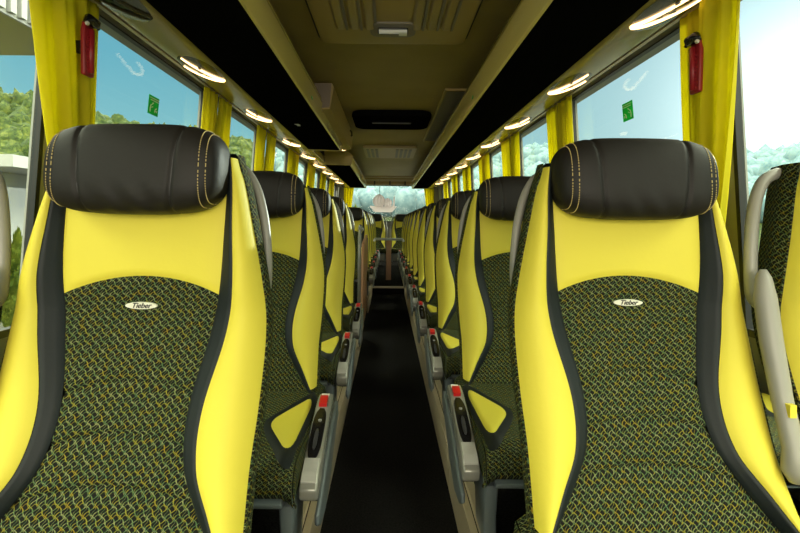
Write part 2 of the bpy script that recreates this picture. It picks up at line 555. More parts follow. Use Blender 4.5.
RL = [1.64, 2.56, 3.56, 4.5, 5.4, 6.3, 7.2, 8.1, 9.0]
ordn = ['first', 'second', 'third', 'fourth', 'fifth', 'sixth', 'seventh', 'eighth', 'ninth', 'tenth', 'eleventh', 'twelfth', 'thirteenth']
first = True
for s, LY, nm in ((-1, LL, 'left'), (1, RL, 'right')):
    for i, y in enumerate(LY):
        o = P_lamp if first else copy_tree(P_lamp)
        first = False
        o.location = (s * .982, y, 1.7745)
        o.rotation_euler = (0, R(-s * 5), 0); o.scale = (s, 1, 1)
        tag(o, 'glowing warm oval reading lamp on the %s side, %s from the camera' % (nm, ordn[i]), 'lamp', 'reading lamps over the windows')
o = lamp_proto(False); o.name = 'air_vent_housing'
o.location = (-.982, 1.60, 1.7745); o.rotation_euler = (0, R(5), 0); o.scale = (-1, 1, 1)
tag(o, 'dark unlit oval vent housing above the left curtain with the hammer', 'vent')
# warm spot in the left gap
t = tag(empty('ceiling_lamp', (-.585, 5.7, 1.93)), 'small warm lamp glowing in the gap between the two left luggage racks', 'lamp')
MB().tube([(0, 0, .05), (0, 0, -.02)], [.06, .05], 16).build('lamp_base', COVE, t)
MB().tube([(0, 0, -.019), (0, 0, -.05)], [.045, .035], 16).build('lamp_shade', LAMP, t)

# ================================================================ CEILING FITTINGS
def rrect(x0, y0, x1, y1, r, n=5):
    out = []
    for (cx, cy, a0) in ((x1 - r, y1 - r, 0), (x0 + r, y1 - r, 90), (x0 + r, y0 + r, 180), (x1 - r, y0 + r, 270)):
        for k in range(n + 1):
            a = R(a0 + 90 * k / n); out.append((cx + r * math.cos(a), cy + r * math.sin(a)))
    return out
t = tag(empty('roof_hatch', (0, 1.9, 2.0)), 'tan roof hatch with long slats and a bright recessed handle, nearest on the ceiling', 'hatch')
b = MB(); b.prism(rrect(-.385, -.62, .385, .62, .05), 'z', -.030, .018); b.build('hatch_panel', HATCHM, t, smooth=True, bevel=.006)
b = MB(); b.prism(rrect(-.40, -.635, .40, .635, .06), 'z', -.006, .018); b.build('hatch_seal', SEAL, t)
for x in (-.262, -.19, -.118, .118, .19, .262):
    b = MB()
    b.prism([(x - .026, -.030), (x + .026, -.030), (x + .020, -.043), (x - .012, -.046)], 'y', -.5, .40)
    b.build('slat', HATCHM, t, smooth=True, bevel=.004)
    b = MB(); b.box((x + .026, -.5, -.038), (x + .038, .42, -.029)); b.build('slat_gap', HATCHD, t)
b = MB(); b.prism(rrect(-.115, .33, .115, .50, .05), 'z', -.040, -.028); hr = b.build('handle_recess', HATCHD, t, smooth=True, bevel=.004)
b = MB(); b.prism(rrect(-.075, .375, .075, .45, .008), 'z', -.044, -.038); b.build('handle_plate', GLOSSB, hr)
b = MB(); b.tube([(-.07, .40, -.05), (.07, .40, -.05)], .012, 10); b.box((.03, .385, -.06), (.07, .43, -.046)); b.build('handle_bar', WHITE, hr)
t = tag(empty('ceiling_monitor_recess', (.01, 4.5, 2.0)), 'black rounded roof vent set in the ceiling above the aisle', 'vent')
b = MB(); b.prism(rrect(-.37, -.33, .37, .33, .12), 'z', -.035, .018); b.build('vent_frame', RACKB, t, smooth=True, bevel=.015)
b = MB(); b.prism(rrect(-.19, -.04, .19, .0, .015), 'z', -.043, -.034); b.build('vent_slot', SHELL, t)
t.name = 'roof_vent'
t = tag(empty('air_grille', (0, 6.6, 2.0)), 'tan air grille panel with small slots, farthest along the ceiling', 'grille')
b = MB(); b.prism(rrect(-.36, -.5, .36, .5, .03), 'z', -.02, .012); b.build('grille_panel', HATCHM, t, bevel=.004)
for x in (-.30, -.24, -.18, .10, .16, .22, .28):
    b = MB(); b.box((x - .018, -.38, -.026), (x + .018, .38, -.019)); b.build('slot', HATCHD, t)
# side units
t = tag(empty('ceiling_cabinet', (-.505, 3.35, 1.98)), 'tan box cabinet hanging under the ceiling beside the left luggage rack', 'cabinet')
b = MB(); b.prism([(-.07, .025), (.075, .025), (.085, -.01), (.06, -.16), (-.03, -.17), (-.03, -.03)], 'y', 0, 1.9); b.build('cabinet_body', HATCHM, t)
b = MB(); b.prism([(-.06, .02), (.07, .02), (.056, -.15), (-.025, -.16)], 'y', -.012, -.001); b.build('cabinet_door', mat('brown_grey_plastic', c4(.20, .15, .10), .5), t)
b = MB(); b.tube([(.088, 1.45, -.03), (.10, 1.47, -.045), (.10, 1.5, -.075), (.088, 1.5, -.08)], .009, 8); b.build('hook', SEAL, t)
t = tag(empty('ceiling_panel', (.485, 3.5, 1.99)), 'tan framed panel on the ceiling beside the right luggage rack', 'panel')
b = MB(); b.prism(rrect(-.065, 0, .11, 2.2, .01), 'z', .018, .029); b.build('panel_board', WALL, t)
b = MB(); b.box((-.078, -.01, .010), (-.060, 2.21, .029)); b.box((.105, -.01, .010), (.12, 2.21, .029)); b.box((-.06, -.01, .010), (.105, .016, .029)); b.box((-.06, 2.185, .010), (.105, 2.21, .029)); b.build('panel_frame', HATCHM, t)
# header hangers
for i, x in enumerate((-.33, .02, .37)):
    b = MB(); b.tube([(x, 10.58, 1.95), (x, 10.56, 1.89), (x, 10.57, 1.855)], [.02, .016, .024], 8)
    o = b.build('header_clip', SEAL)
    tag(o, '%s dark clip under the header above the rear window' % ('left', 'middle', 'right')[i], 'clip', 'clips above the rear window')

# ================================================================ SEATS
INN = [(1.14, .148), (1.075, .152), (1.0, .152), (.886, .148), (.795, .136), (.668, .113), (.583, .121), (.52, .155), (.45, .205)]
OUT = [(1.14, .157), (1.075, .167), (1.0, .172), (.886, .179), (.795, .171), (.668, .143), (.583, .149), (.52, .185), (.45, .226)]
TOT = [(1.14, .162), (1.10, .174), (1.075, .184), (1.0, .203), (.886, .227), (.795, .238), (.668, .237), (.583, .233), (.52, .234), (.45, .236)]
ZB = .44
def Pz(z):
    if z > .84:
        t = (z - .84) / .3
        return .035 * t * t
    t = (.84 - z) / .33
    return -.12 * t ** 1.3
def surf(x, z):
    ax = abs(x); i = interp(INN, z); tt = interp(TOT, z)
    y = Pz(z)
    if ax <= i: return y - .008 * (ax / i) ** 2
    s = min(1, (ax - i) / (tt - i))
    h = .030 if z < .9 else .030 - .014 * min(1, (z - .9) / .2)
    return y - .008 - h * math.sin(math.pi * s ** 1.2 * .93) + .012 * s ** 5
def patch(xa, xb, zt, zb, nu, nv, tucku=.005, extra=None):
    """xa(z), xb(z) boundaries; zt(u), zb(u) end curves"""
    def fn(u, v):
        t_, b_ = zt(u), zb(u)
        z = b_ + (t_ - b_) * v
        x = xa(z) + (xb(z) - xa(z)) * u
        e = max(abs(2 * u - 1) ** 10, abs(2 * v - 1) ** 34)
        y = surf(x, z) + tucku * e
        if extra: y += extra(u * 2 - 1, z)
        return (x, y, z)
    m_ = MB(); m_.grid(fn, nu, nv); return m_
uvf = lambda c: (c.x, c.z)
arcz = lambda u: .893 - .033 * (2 * u - 1) ** 2

def make_seat(side, aisle=True):
    """side: +1 = the aisle lies on +x. Faces -y."""
    t = empty('coach_seat')
    quilt = lambda uu, z: sum(.006 * math.exp(-((z - (g + .018 * uu * uu * -1)) / .0055) ** 2) for g in (.705, .625, .55))
    patch(lambda z: -interp(INN, z), lambda z: interp(INN, z), arcz, lambda u: ZB, 24, 110, extra=quilt).build('fabric_panel', FAB, t, smooth=True, uv=uvf)
    patch(lambda z: -interp(INN, z), lambda z: interp(INN, z), lambda u: 1.13, arcz, 24, 30).build('upper_panel', YEL, t, smooth=True)
    for s in (-1, 1):
        patch(lambda z: s * interp(INN, z), lambda z: s * interp(OUT, z), lambda u: 1.13, lambda u: ZB, 6, 80, .004).build('black_stripe', STRIP, t, smooth=True)
        patch(lambda z: s * interp(OUT, z), lambda z: s * interp(TOT, z), lambda u: 1.12, lambda u: .462, 10, 80, .003).build('side_bolster', YEL, t, smooth=True)
    for s in (-1, 1):
        def side_fn(u, v):
            z = 1.13 + (ZB - 1.13) * v
            x = interp(TOT, z); y = surf(x, z) + .003
            k = u
            return (s * (x + .006 * math.sin(math.pi * min(1, k * 1.5)) - .02 * k ** 2), y + .095 * k, z)
        m_ = MB(); m_.grid(side_fn, 8, 50)
        m_.build('side_fabric', FAB, t, smooth=True, uv=lambda c: (c.y * .9, c.z))
        m_ = MB(); m_.tube([(s * (interp(TOT, 1.12 - .66 * k / 50) + .0005), surf(interp(TOT, 1.12 - .66 * k / 50), 1.12 - .66 * k / 50) + .003, 1.12 - .66 * k / 50) for k in range(51)], .0026, 6)
        m_.build('piping', FAB, t, smooth=True, uv=lambda c: (c.y * .9, c.z))
    def back(u, v):
        z = ZB + (1.13 - ZB) * v
        X = interp(TOT, z) - .02
        x = X * (2 * u - 1)
        return (x, surf(interp(TOT, z), z) + .098 + .02 * (1 - (2 * u - 1) ** 2), z)
    m_ = MB(); m_.grid(back, 12, 24)
    def topc(u, v):
        x = (2 * u - 1) * (interp(TOT, 1.13) - .02 * v)
        ya = surf(x, 1.13); yb = surf(interp(TOT, 1.13), 1.13) + .098 + .02 * (1 - (2 * u - 1) ** 2)
        return (x, ya + (yb - ya) * v, 1.13)
    m_.grid(topc, 12, 4)
    m_.build('back_shell', SHELL, t, smooth=True)
    # headrest
    def hr(u, v, off=0.):
        a = 2 * math.pi * v
        q = 2 * u - 1
        hw = .161
        k = max(0.0, 1 - abs(q) ** 5.0) ** .42
        c, sn = math.cos(a), math.sin(a)
        ce = math.copysign(abs(c) ** .62, c); se = math.copysign(abs(sn) ** .72, sn)
        hz = .079 * (.35 + .65 * k) * (1 if k > 0 else 0) if abs(q) < .999 else 0
        hy = .058 * (.45 + .55 * k) if abs(q) < .999 else 0
        hz = .079 * k ** .8; hy = .060 * k ** .7
        groove = 0
        for g in (-.52, .52):
            gq = g + .05 * math.sin(a) * (1 if g > 0 else -1)
            groove += math.exp(-((q - gq) / .022) ** 2) * .0045
        sag = (.005 * se - .001) * (1 - q * q)
        y = -.010 - (hy - groove + off) * ce
        z = 1.094 + (hz - groove + off) * se + sag
        y += .10 * (z - 1.09)
        wr = .0022 * math.sin(q * 21 + z * 90) * max(0, -se) * math.exp(-(q / .45) ** 2)
        return (q * hw, y - wr, z)
    m_ = MB(); m_.grid(hr, 100, 40)
    hd = m_.build('headrest', BLK, t, smooth=True, doubles=True)
    for g in (-.52, .52):
        m_ = MB()
        tp = []
        for k in range(33):
            v_ = -.30 + .60 * k / 32; a_ = 2 * math.pi * v_
            gq = g + .05 * math.sin(a_) * (1 if g > 0 else -1)
            tp.append(hr((gq + 1) / 2, v_, 0))
        m_.tube(tp, .0011, 5); m_.build('seam', SEAL, hd)
    for q0 in (-.87, -.80, .80, .87):
        m_ = MB()
        for k in range(46):
            v0 = -.27 + .54 * k / 46
            pa = Vector(hr((q0 + 1) / 2, v0, .0006)); pb = Vector(hr((q0 + 1) / 2, v0 + .0065, .0006))
            m_.tube([pa, pb], .0009, 5)
        m_.build('stitching', STITCH, hd)
    # badge
    bz = .838; by = surf(0, bz) - .004
    m_ = MB(); m_.prism([(.030 * math.cos(2 * math.pi * k / 32), .0066 * math.sin(2 * math.pi * k / 32)) for k in range(32)], 'y', 0, .006)
    bd = m_.build('badge', BADGE, t); bd.location = (.0, by, bz)
    me = text_mesh('Tieber', .0135, .35)
    tx = link('lettering', me, INK, bd); tx.rotation_euler = (R(90), 0, 0); tx.location = (0, -.0006, .0)
    # grab handle on the aisle shoulder
    sx = side
    GO, GY = (0, .0) if not aisle else (-.020, .022)
    def hp(z, out, yy):
        out = out + (.016 if not aisle and out > 0 else 0) + GO; yy += GY
        return (sx * (interp(TOT, z) + out), surf(interp(TOT, z), z) + yy, z)
    pts = [hp(1.11, -.03, .055), hp(1.115, -.004, .055), hp(1.10, .014, .052), hp(1.06, .024, .05), hp(1.0, .026, .048), hp(.94, .020, .048), hp(.89, .012, .048), hp(.85, .002, .05), hp(.83, -.012, .055)]
    m_ = MB()
    sm = []
    for i in range(len(pts) - 1):
        for k in range(4):
            a_, b_ = Vector(pts[i]), Vector(pts[i + 1]); sm.append(a_.lerp(b_, k / 4))
    sm.append(Vector(pts[-1]))
    for _ in range(3): sm = [sm[0]] + [(sm[i - 1] + sm[i] * 2 + sm[i + 1]) / 4 for i in range(1, len(sm) - 1)] + [sm[-1]]
    m_.tube(sm, .0098 if aisle else .012, 10, flat=1.0)
    m_.build('grab_handle', GREY, t, smooth=True)
    # cushion
    CZ = .455
    YF, YBk = -.625, -.10
    def cush(u, v):
        # v: 0 front-bottom .. 1 back
        q = 2 * u - 1
        path = [(YF + .03, .36), (YF + .004, .385), (YF, .41), (YF + .008, .44), (YF + .035, .457)]
        if v < .25:
            f = v / .25 * 4; i = min(3, int(f)); fr2 = f - i
            y = path[i][0] + (path[i + 1][0] - path[i][0]) * fr2; z = path[i][1] + (path[i + 1][1] - path[i][1]) * fr2
        else:
            k = (v - .25) / .75
            y = path[4][0] + (YBk - path[4][0]) * k; z = .457 - .018 * math.sin(math.pi * min(1, k * .9)) + .0
            y = y
        hw = .250
        bol = .014 * abs(q) ** 4 * min(1, v * 3)
        if v > .25:
            for g in (.33, .62, .86):
                z -= .004 * math.exp(-((v - g) / .012) ** 2) * (1 if abs(q) < .62 else 0)
        z += bol
        edge = max(0, (abs(q) - .9) / .1)
        z -= .02 * edge ** 2
        return (q * hw + math.copysign(.004 * edge, q), y, z)
    m_ = MB(); m_.grid(cush, 36, 70)
    def cs(s):
        def g(u, v):
            p = cush(0 if s < 0 else 1, u)
            z = p[2] + (.36 - p[2]) * v
            return (p[0] + s * .006 * math.sin(math.pi * min(1, v + .15)), p[1], z)
        return g
    m_.grid(cs(-1), 30, 4); m_.grid(cs(1), 30, 4)
    cu = m_.build('cushion', FAB, t, smooth=True, uv=lambda c: (c.x, c.y + c.z), doubles=True)
    # find height on the cushion
    def cz(x, y):
        q = x / .250
        if y < YF + .035: k = 0
        else: k = (y - (YF + .035)) / (YBk - (YF + .035))
        z = .457 - .018 * math.sin(math.pi * min(1, k * .9)) + .014 * abs(q) ** 4
        e = max(0, (abs(q) - .9) / .1)
        return z - .02 * e * e
    for s in (-1, 1):
        def tri(scale, lift, mm, nm, par):
            A = Vector((s * .243, -.185)); B = Vector((s * .128, -.37)); C_ = Vector((s * .243, -.63))
            cen = (A + B + C_) / 3
            out = []
            P3 = [cen + (p - cen) * scale for p in (A, B, C_)]
            for i in range(3):
                p0, p1, p2 = P3[i - 1], P3[i], P3[(i + 1) % 3]
                for k in range(7):
                    w_ = k / 6
                    a_ = p1 + (p0 - p1) * .24; b_ = p1 + (p2 - p1) * .24
                    out.append((a_ * (1 - w_) ** 2 + p1 * 2 * w_ * (1 - w_) + b_ * w_ ** 2))
            m2 = MB(); n_ = len(out); rings = 8
            vs = []
            for r in range(rings + 1):
                f = 1 - r / rings
                for p in out:
                    q = cen + (p - cen) * f
                    q.x = max(-.2495, min(.2495, q.x))
                    vs.append((q.x, q.y, cz(q.x, q.y) + lift * min(1, (1 - f) * 6) - .001 * (f == 1)))
            fs = [(r * n_ + i, r * n_ + (i + 1) % n_, (r + 1) * n_ + (i + 1) % n_, (r + 1) * n_ + i) for r in range(rings) for i in range(n_)]
            m2.add(vs, fs)
            return m2.build(nm, mm, par, smooth=True)
        bb_ = tri(1.28, .004, STRIP, 'cushion_border', t)
        tri(.98, .0085, YEL, 'yellow_inset', t)
    # under frame and legs
    m_ = MB(); m_.prism([(-.60, .345), (-.615, .352), (-.622, .366), (-.60, .37), (-.12, .37), (-.12, .345)], 'x', -.23, .23)
    m_.build('seat_frame', BLUEGREY, t, smooth=True, bevel=.004)
    for x in ((.235, -.17) if side > 0 else (-.235, .17)):
        m_ = MB(); m_.prism([(-.60, .35), (-.42, .35), (-.46, .26), (-.47, .192), (-.585, .192), (-.58, .26)], 'x', x - .016, x + .016)
        m_.build('leg', BLUEGREY, t, smooth=True, bevel=.005)
    if aisle:
        # console with buckle and recline controls on the aisle side
        x0, x1 = .259, .303
        if side < 0: x0, x1 = -.303, -.259
        c_ = MB()
        top = [(-.235, .462), (-.25, .478), (-.30, .474), (-.40, .447), (-.48, .422), (-.55, .396), (-.578, .372)]
        bot = [(-.57, .345), (-.53, .32), (-.47, .30), (-.38, .33), (-.30, .37), (-.25, .42)]
        c_.prism(top + bot, 'x', x0, x1)
        cb = c_.build('console', SILV, t, smooth=True, bevel=.007, bseg=3)
        # lower swept shell
        c_ = MB(); xo0, xo1 = (x1 - .002, x1 + .009) if side > 0 else (x0 - .009, x0 + .002)
        c_.prism([(-.20, .44), (-.34, .42), (-.45, .38), (-.54, .345), (-.60, .33), (-.60, .305), (-.56, .28), (-.48, .268), (-.38, .30), (-.30, .345), (-.20, .39)], 'x', xo0, xo1)
        c_.build('console_shell', BLUEGREY, t, smooth=True, bevel=.006, bseg=3)
        def tz(y):
            for i in range(len(top) - 1):
                if top[i][0] >= y >= top[i + 1][0]:
                    k = (y - top[i][0]) / (top[i + 1][0] - top[i][0]); return top[i][1] + (top[i + 1][1] - top[i][1]) * k
            return top[-1][1]
        def slab(ya, yb, xi, xo, lift, nm, mm, n_=6, rnd=0):
            m2 = MB(); vs = []; 
            for k in range(n_ + 1):
                y = ya + (yb - ya) * k / n_
                w_ = 1.0
                if rnd: w_ = math.sqrt(max(.12, 1 - abs(2 * k / n_ - 1) ** 4))
                xm = (xi + xo) / 2; h_ = (xo - xi) / 2 * w_
                for (xx, dz) in ((xm - h_, -.006), (xm + h_, -.006), (xm + h_, lift), (xm - h_, lift)): vs.append((xx, y, tz(y) + dz))
            fs = []
            for k in range(n_):
                o_ = k * 4
                for i in range(4): fs.append((o_ + i, o_ + (i + 1) % 4, o_ + 4 + (i + 1) % 4, o_ + 4 + i))
            fs += [(0, 1, 2, 3), (n_ * 4 + 3, n_ * 4 + 2, n_ * 4 + 1, n_ * 4)]
            m2.add(vs, fs); return m2.build(nm, mm, cb)
        slab(-.335, -.515, x0 + .004, x1 - .006, .0025, 'control_recess', GLOSSB, 12, 1)
        slab(-.42, -.485, x0 + .016, x1 - .018, .007, 'recline_lever', SHELL, 8, 1)
        slab(-.285, -.325, x0 + .010, x1 - .012, .010, 'belt_button', mat('bright_red_plastic', c4(.55, .012, .012), .3))
        slab(-.258, -.278, x0 + .010, x1 - .012, .003, 'button_label', WHITE)
        slab(-.51, -.565, x0 + .004, x1 - .004, .004, 'console_tip', mat('light_silver_plastic', c4(.55, .55, .50), .25, .2), 6, 0)
        m_ = MB(); xm = (x0 + x1) / 2; m_.tube([(xm, -.385, tz(-.385) - .002), (xm, -.385, tz(-.385) + .005)], .005, 10); m_.build('knob', GREY, cb)
    else:
        # folded-up armrest between the two seats
        xa = side * .266
        pts = [(xa, .0, .90), (xa, -.005, .86), (xa, -.02, .78), (xa, -.045, .68), (xa, -.07, .60), (xa + side * .004, -.08, .565)]
        rr = [.014, .020, .020, .018, .018, .023]
        m_ = MB(); m_.tube([(xa, .001, .915)] + pts + [(xa + side * .004, -.083, .545)], [.006] + rr + [.012], 14, flat=.9)
        ar = m_.build('folded_armrest', GREY, t, smooth=True)
        m_ = MB(); m_.box((xa - .008, -.072, .655), (xa + .004, -.058, .678)); m_.build('yellow_tag', YEL, ar)
    return t

protoL = make_seat(+1, True)    # left of the aisle, aisle on +x
protoLw = make_seat(+1, False)
protoR = make_seat(-1, True)
protoRw = make_seat(-1, False)
index_kids()
left_rows = [.87 + .78 * k for k in range(4)] + [5.62 + .78 * k for k in range(5)]
right_rows = [.96 + .78 * k for k in range(11)]
used = set()
def place(proto, x, y, label, group):
    o = proto if proto.name not in used else copy_tree(proto)
    used.add(proto.name)
    o.location = (x, y, 0)
    tag(o, label, 'seat', group)
for i, y in enumerate(left_rows):
    where = '%s row' % ordn[i]
    ex = ' nearest the camera' if i == 0 else (', behind the middle door' if i == 4 else '')
    place(protoL, -.477, y, 'yellow and black coach seat at the aisle, left side, %s%s' % (where, ex), 'aisle seats on the left side')
    place(protoLw, -.985, y - (.06 if i == 0 else 0), 'yellow and black coach seat at the window, left side, %s%s' % (where, ex), 'window seats on the left side')
for i, y in enumerate(right_rows):
    where = '%s row' % ordn[i]
    ex = ' nearest the camera' if i == 0 else ''
    place(protoR, .485, y, 'yellow and black coach seat at the aisle, right side, %s%s' % (where, ex), 'aisle seats on the right side')
    place(protoRw, .985, y - (.06 if i == 0 else 0), 'yellow and black coach seat at the window, right side, %s%s' % (where, ex), 'window seats on the right side')
# rear bench seats
for x, nm in ((-.83, 'far left seat'), (-.305, 'left middle seat'), (.305, 'right middle seat'), (.83, 'far right seat')):
    o = copy_tree(protoLw if x < 0 else protoRw)
    o.location = (x, 9.95, 0)
    tag(o, '%s of the dark rear row under the back window' % nm, 'seat', 'seats of the rear row')

# ================================================================ MIDDLE DOOR SCREEN, AISLE TABLE
t = tag(empty('door_screen', (-.25, 4.3, 0)), 'brown screen panel with a silver post guarding the middle stairwell on the left', 'screen')
b = MB(); b.prism([(-.08, .03), (.85, .03), (.85, .72), (.72, .86), (.10, .80), (-.02, .64)], 'x', -.012, .012); b.build('screen_panel', WOOD, t, smooth=True, bevel=.004)
b = MB(); b.tube([(-.02, -.13, .0), (-.02, -.12, .90), (-.02, -.09, .955), (-.02, -.03, .96), (-.02, .3, .92)], .016, 10); b.build('post', SILV, t, smooth=True)
b = MB(); b.tube([(-.0, .88, .0), (-.0, .88, .82)], .014, 10); b.build('rear_post', BLUEGREY, t, smooth=True)
t = tag(empty('aisle_table', (0, 7.15, .1)), 'small grey bar topped table on a brown post at the back of the aisle', 'table')
b = MB(); b.prism(rrect(-.225, -.06, .225, .10, .04), 'z', .615, .65); b.build('table_top', LAMINATE, t, smooth=True, bevel=.008)
b = MB(); b.box((-.04, .0, .0), (.04, .05, .615)); b.build('post', WOOD, t, bevel=.006)
for s in (-1, 1):
    b = MB(); b.tube([(s * .215, -.07, .63), (s * .225, -.075, .60)], .018, 8); b.build('end_cap', WHITE, t)

# ================================================================ CURTAINS
def curtain(s, ya, yb, yc, yd, ztop, zbot, inset, label, folds=4, amp=.018, seed=0, group='yellow curtains along the windows'):
    """top edge spans ya..yb, bottom edge yc..yd; hangs just inside the leaning wall"""
    rnd = random.Random(seed)
    ph = rnd.uniform(0, 6); ph2 = rnd.uniform(0, 6)
    m_ = MB()
    nu, nv = 72, 26
    def fn(u, v):
        z = ztop + (zbot - ztop) * v
        e = v ** .95
        y0 = ya + (yc - ya) * e - .018 * math.sin(math.pi * min(1, v * 1.0)); y1 = yb + (yd - yb) * e + .018 * math.sin(math.pi * v)
        uu = u + .035 * math.sin(u * 9 + ph2 + v * 1.2)
        y = y0 + (y1 - y0) * max(0, min(1, uu))
        w_ = math.sin(u * folds * 2 * math.pi + ph + .8 * math.sin(v * 2.3 + ph2)) + .45 * math.sin(u * folds * 4.7 * math.pi + ph2 + v)
        x = wallx(z) - inset - .012 - amp * (.75 + .5 * v) * (w_ * .7)
        return (s * x, y, z)
    m_.grid(fn, nu, nv)
    o = m_.build('curtain', CURT, smooth=True)
    md = o.modifiers.new('Solidify', 'SOLIDIFY'); md.thickness = .0015
    tag(o, label, 'curtain', group)
    return o
ZT, ZBc = 1.80, .72
curtain(-1, 1.325, 1.60, 1.62, 1.72, ZT + .0, ZBc, .082, 'wide yellow curtain panel left of the red hammer on the left side', 2, .020, 1)
curtain(-1, 1.62, 1.74, 1.72, 1.76, ZT, ZBc, .045, 'yellow curtain panel right of the red hammer on the left side', 2, .012, 2)
curtain(1, 1.66, 1.775, 1.74, 1.78, ZT, ZBc, .045, 'yellow curtain panel left of the red hammer on the right side', 2, .012, 3)
curtain(1, 1.405, 1.63, 1.62, 1.72, ZT, ZBc, .082, 'wide yellow curtain panel right of the red hammer on the right side', 2.5, .020, 4)
for s, PL, nm in ((-1, LP, 'left'), (1, RP, 'right')):
    for i, p in enumerate(PL[1:-1]):
        k = ordn[i + 1]
        hw = .22 if i == 0 else .30
        curtain(s, p - hw, p - .01, p - hw * .75, p - .03, ZT, ZBc, .05, 'near half of the yellow curtains at the %s pillar on the %s side' % (k, nm), 3, .016, 10 + i * 4 + (s > 0))
        curtain(s, p + .01, p + hw, p + .03, p + hw * .75, ZT, ZBc, .05, 'far half of the yellow curtains at the %s pillar on the %s side' % (k, nm), 3, .016, 12 + i * 4 + (s > 0))
    # corner curtain at the rear window
    m_ = MB()
    def fnc(u, v):
        z = 1.86 - 1.0 * v
        x0 = .78 + .12 * v ** .6; x1 = 1.04
        x = x0 + (x1 - x0) * u
        return (s * x, Y1 - .09 - .02 * math.sin(u * 22 + v), z)
    m_.grid(fnc, 40, 12)
    o = m_.build('curtain', CURT, smooth=True)
    md = o.modifiers.new('Solidify', 'SOLIDIFY'); md.thickness = .0015
    tag(o, 'yellow corner curtain at the %s edge of the rear window' % nm, 'curtain', 'curtains at the rear window')

# ================================================================ HAMMERS, STICKERS
def hammer(s, y, z, label):
    t = tag(empty('emergency_hammer', (s * (wallx(z) - .115), y, z)), label, 'hammer', 'red emergency hammers on the window pillars')
    b = MB(); b.prism([(-.026, -.10), (.026, -.10), (.028, .06), (.010, .095), (-.022, .085), (-.03, .05)], 'x', -.008, .008)
    h = b.build('holder', RED, t, smooth=True, bevel=.005)
    b = MB()
    for k in range(9): b.box((-s * .008 - .004, -.014, -.085 + k * .014), (-s * .008 + .004, .014, -.079 + k * .014))
    b.build('grip_ribs', RED, h)
    b = MB(); b.tube([(-s * .012, .0, -.09), (-s * .014, .0, .06)], [.010, .009], 10); b.build('handle', RED, t, smooth=True)
    b = MB(); b.tube([(-s * .016, -.04, .075), (-s * .016, -.02, .09), (-s * .016, .018, .088), (-s * .016, .034, .075)], [.006, .018, .018, .006], 10); b.build('hammer_head', GLOSSB, t, smooth=True)
    b = MB(); b.box((s * .006, -.012, -.02), (s * .11, .012, .02)); b.build('wall_bracket', SEAL, t)
    b = MB(); b.tube([(-s * .02, -.034, .07), (-s * .024, -.046, .062)], [.008, .003], 8); b.build('steel_tip', WHITE, t)
    return t
hammer(-1, 1.60, 1.595, 'red and black emergency hammer hung between the curtains on the left')
hammer(1, 1.625, 1.565, 'red emergency hammer in its holder between the curtains on the right')
def exit_sticker(s, y, z, label):
    t = tag(empty('exit_sticker', (s * (wallx(z) - .005), y, z)), label, 'sticker', 'green exit stickers on the side windows')
    t.rotation_euler = (0, R(-s * 5.4), 0)
    MB().box((-.001, -.048, -.045), (.001, .048, .045)).build('sheet', GREEN, t)
    X = -s * .002
    def mk(a, b_): 
        x0, x1 = sorted((X, X - s * .0008)); return ((x0, a[0], a[1]), (x1, b_[0], b_[1]))
    m2 = MB()
    # two lines of small lettering suggested as bars, a running figure and an arrow
    for zz_, wdt in ((.034, .040), (.024, .034)):
        yy = -wdt
        k = 0
        while yy < wdt:
            wl = (.006, .009, .004, .008)[k % 4]; m2.box(*mk((yy, zz_ - .003), (yy + wl, zz_ + .002))); yy += wl + .003; k += 1
    m2.build('lettering', BADGE, t)
    m2 = MB()
    x0 = X - s * .0004
    for pts in ([(-.030, -.035), (-.032, -.015), (-.026, .0), (-.016, .004)], [(.012, -.032), (.016, -.016), (.028, -.008)], [(.022, -.022), (.030, -.028), (.034, -.018)], [(-.02, -.012), (-.008, -.006)]):
        m2.tube([(x0, p, q) for p, q in pts], .0022, 6)
    m2.tube([(x0, -.013, .010), (x0, -.010, .010)], .004, 8)
    m2.build('pictogram', BADGE, t)
exit_sticker(-1, 2.27, 1.56, 'green exit sticker on the left window beyond the hammer curtains')
exit_sticker(1, 2.30, 1.565, 'green exit sticker on the right window beyond the hammer curtains')

# ================================================================ HANGING ORNAMENT AT THE BACK
def frosted(n, b, t):
    tr = n.new('ShaderNodeBsdfTransparent'); tl = n.new('ShaderNodeBsdfTranslucent'); tl.inputs[0].default_value = (.95, .85, .83, 1)
    m1 = n.new('ShaderNodeMixShader'); m1.inputs[0].default_value = .5
    m2 = n.new('ShaderNodeMixShader'); m2.inputs[0].default_value = .2
    t.links.new(b.outputs[0], m1.inputs[1]); t.links.new(tl.outputs[0], m1.inputs[2])
    t.links.new(m1.outputs[0], m2.inputs[1]); t.links.new(tr.outputs[0], m2.inputs[2])
    t.links.new(m2.outputs[0], t.nodes['Material Output'].inputs[0])
ORN = mat('pale_pink_glass', c4(.62, .54, .54), .12, build=frosted)
t = tag(empty('hanging_ornament', (-.10, 10.35, 1.24)), 'pale ornament with two domes and a spire hanging on a chain before the rear window', 'ornament')
b = MB()
def boat(u, v):
    a = 2 * math.pi * u; r = .13 + .1 * v
    return (-.02 + (r + .03) * 1.15 * math.cos(a) * (1 + .03 * math.sin(11 * a)), r * .35 * math.sin(a), -.02 + .13 * v ** 1.2 + .010 * math.sin(14 * a) * v)
b.grid(boat, 60, 8); b.build('bowl', ORN, t, smooth=True)
for (cx, cz_, r, h) in ((-.12, .22, .125, .30), (.075, .18, .088, .21)):
    b = MB()
    def dm(u, v):
        a = 2 * math.pi * u; f = math.sin(math.pi * min(1, .06 + v * .94)) ** .6 * r * (1 + .16 * math.sin(9 * a))
        return (cx + f * math.cos(a), f * .8 * math.sin(a), cz_ - h * .45 + h * v)
    b.grid(dm, 54, 16); b.build('dome', ORN, t, smooth=True)
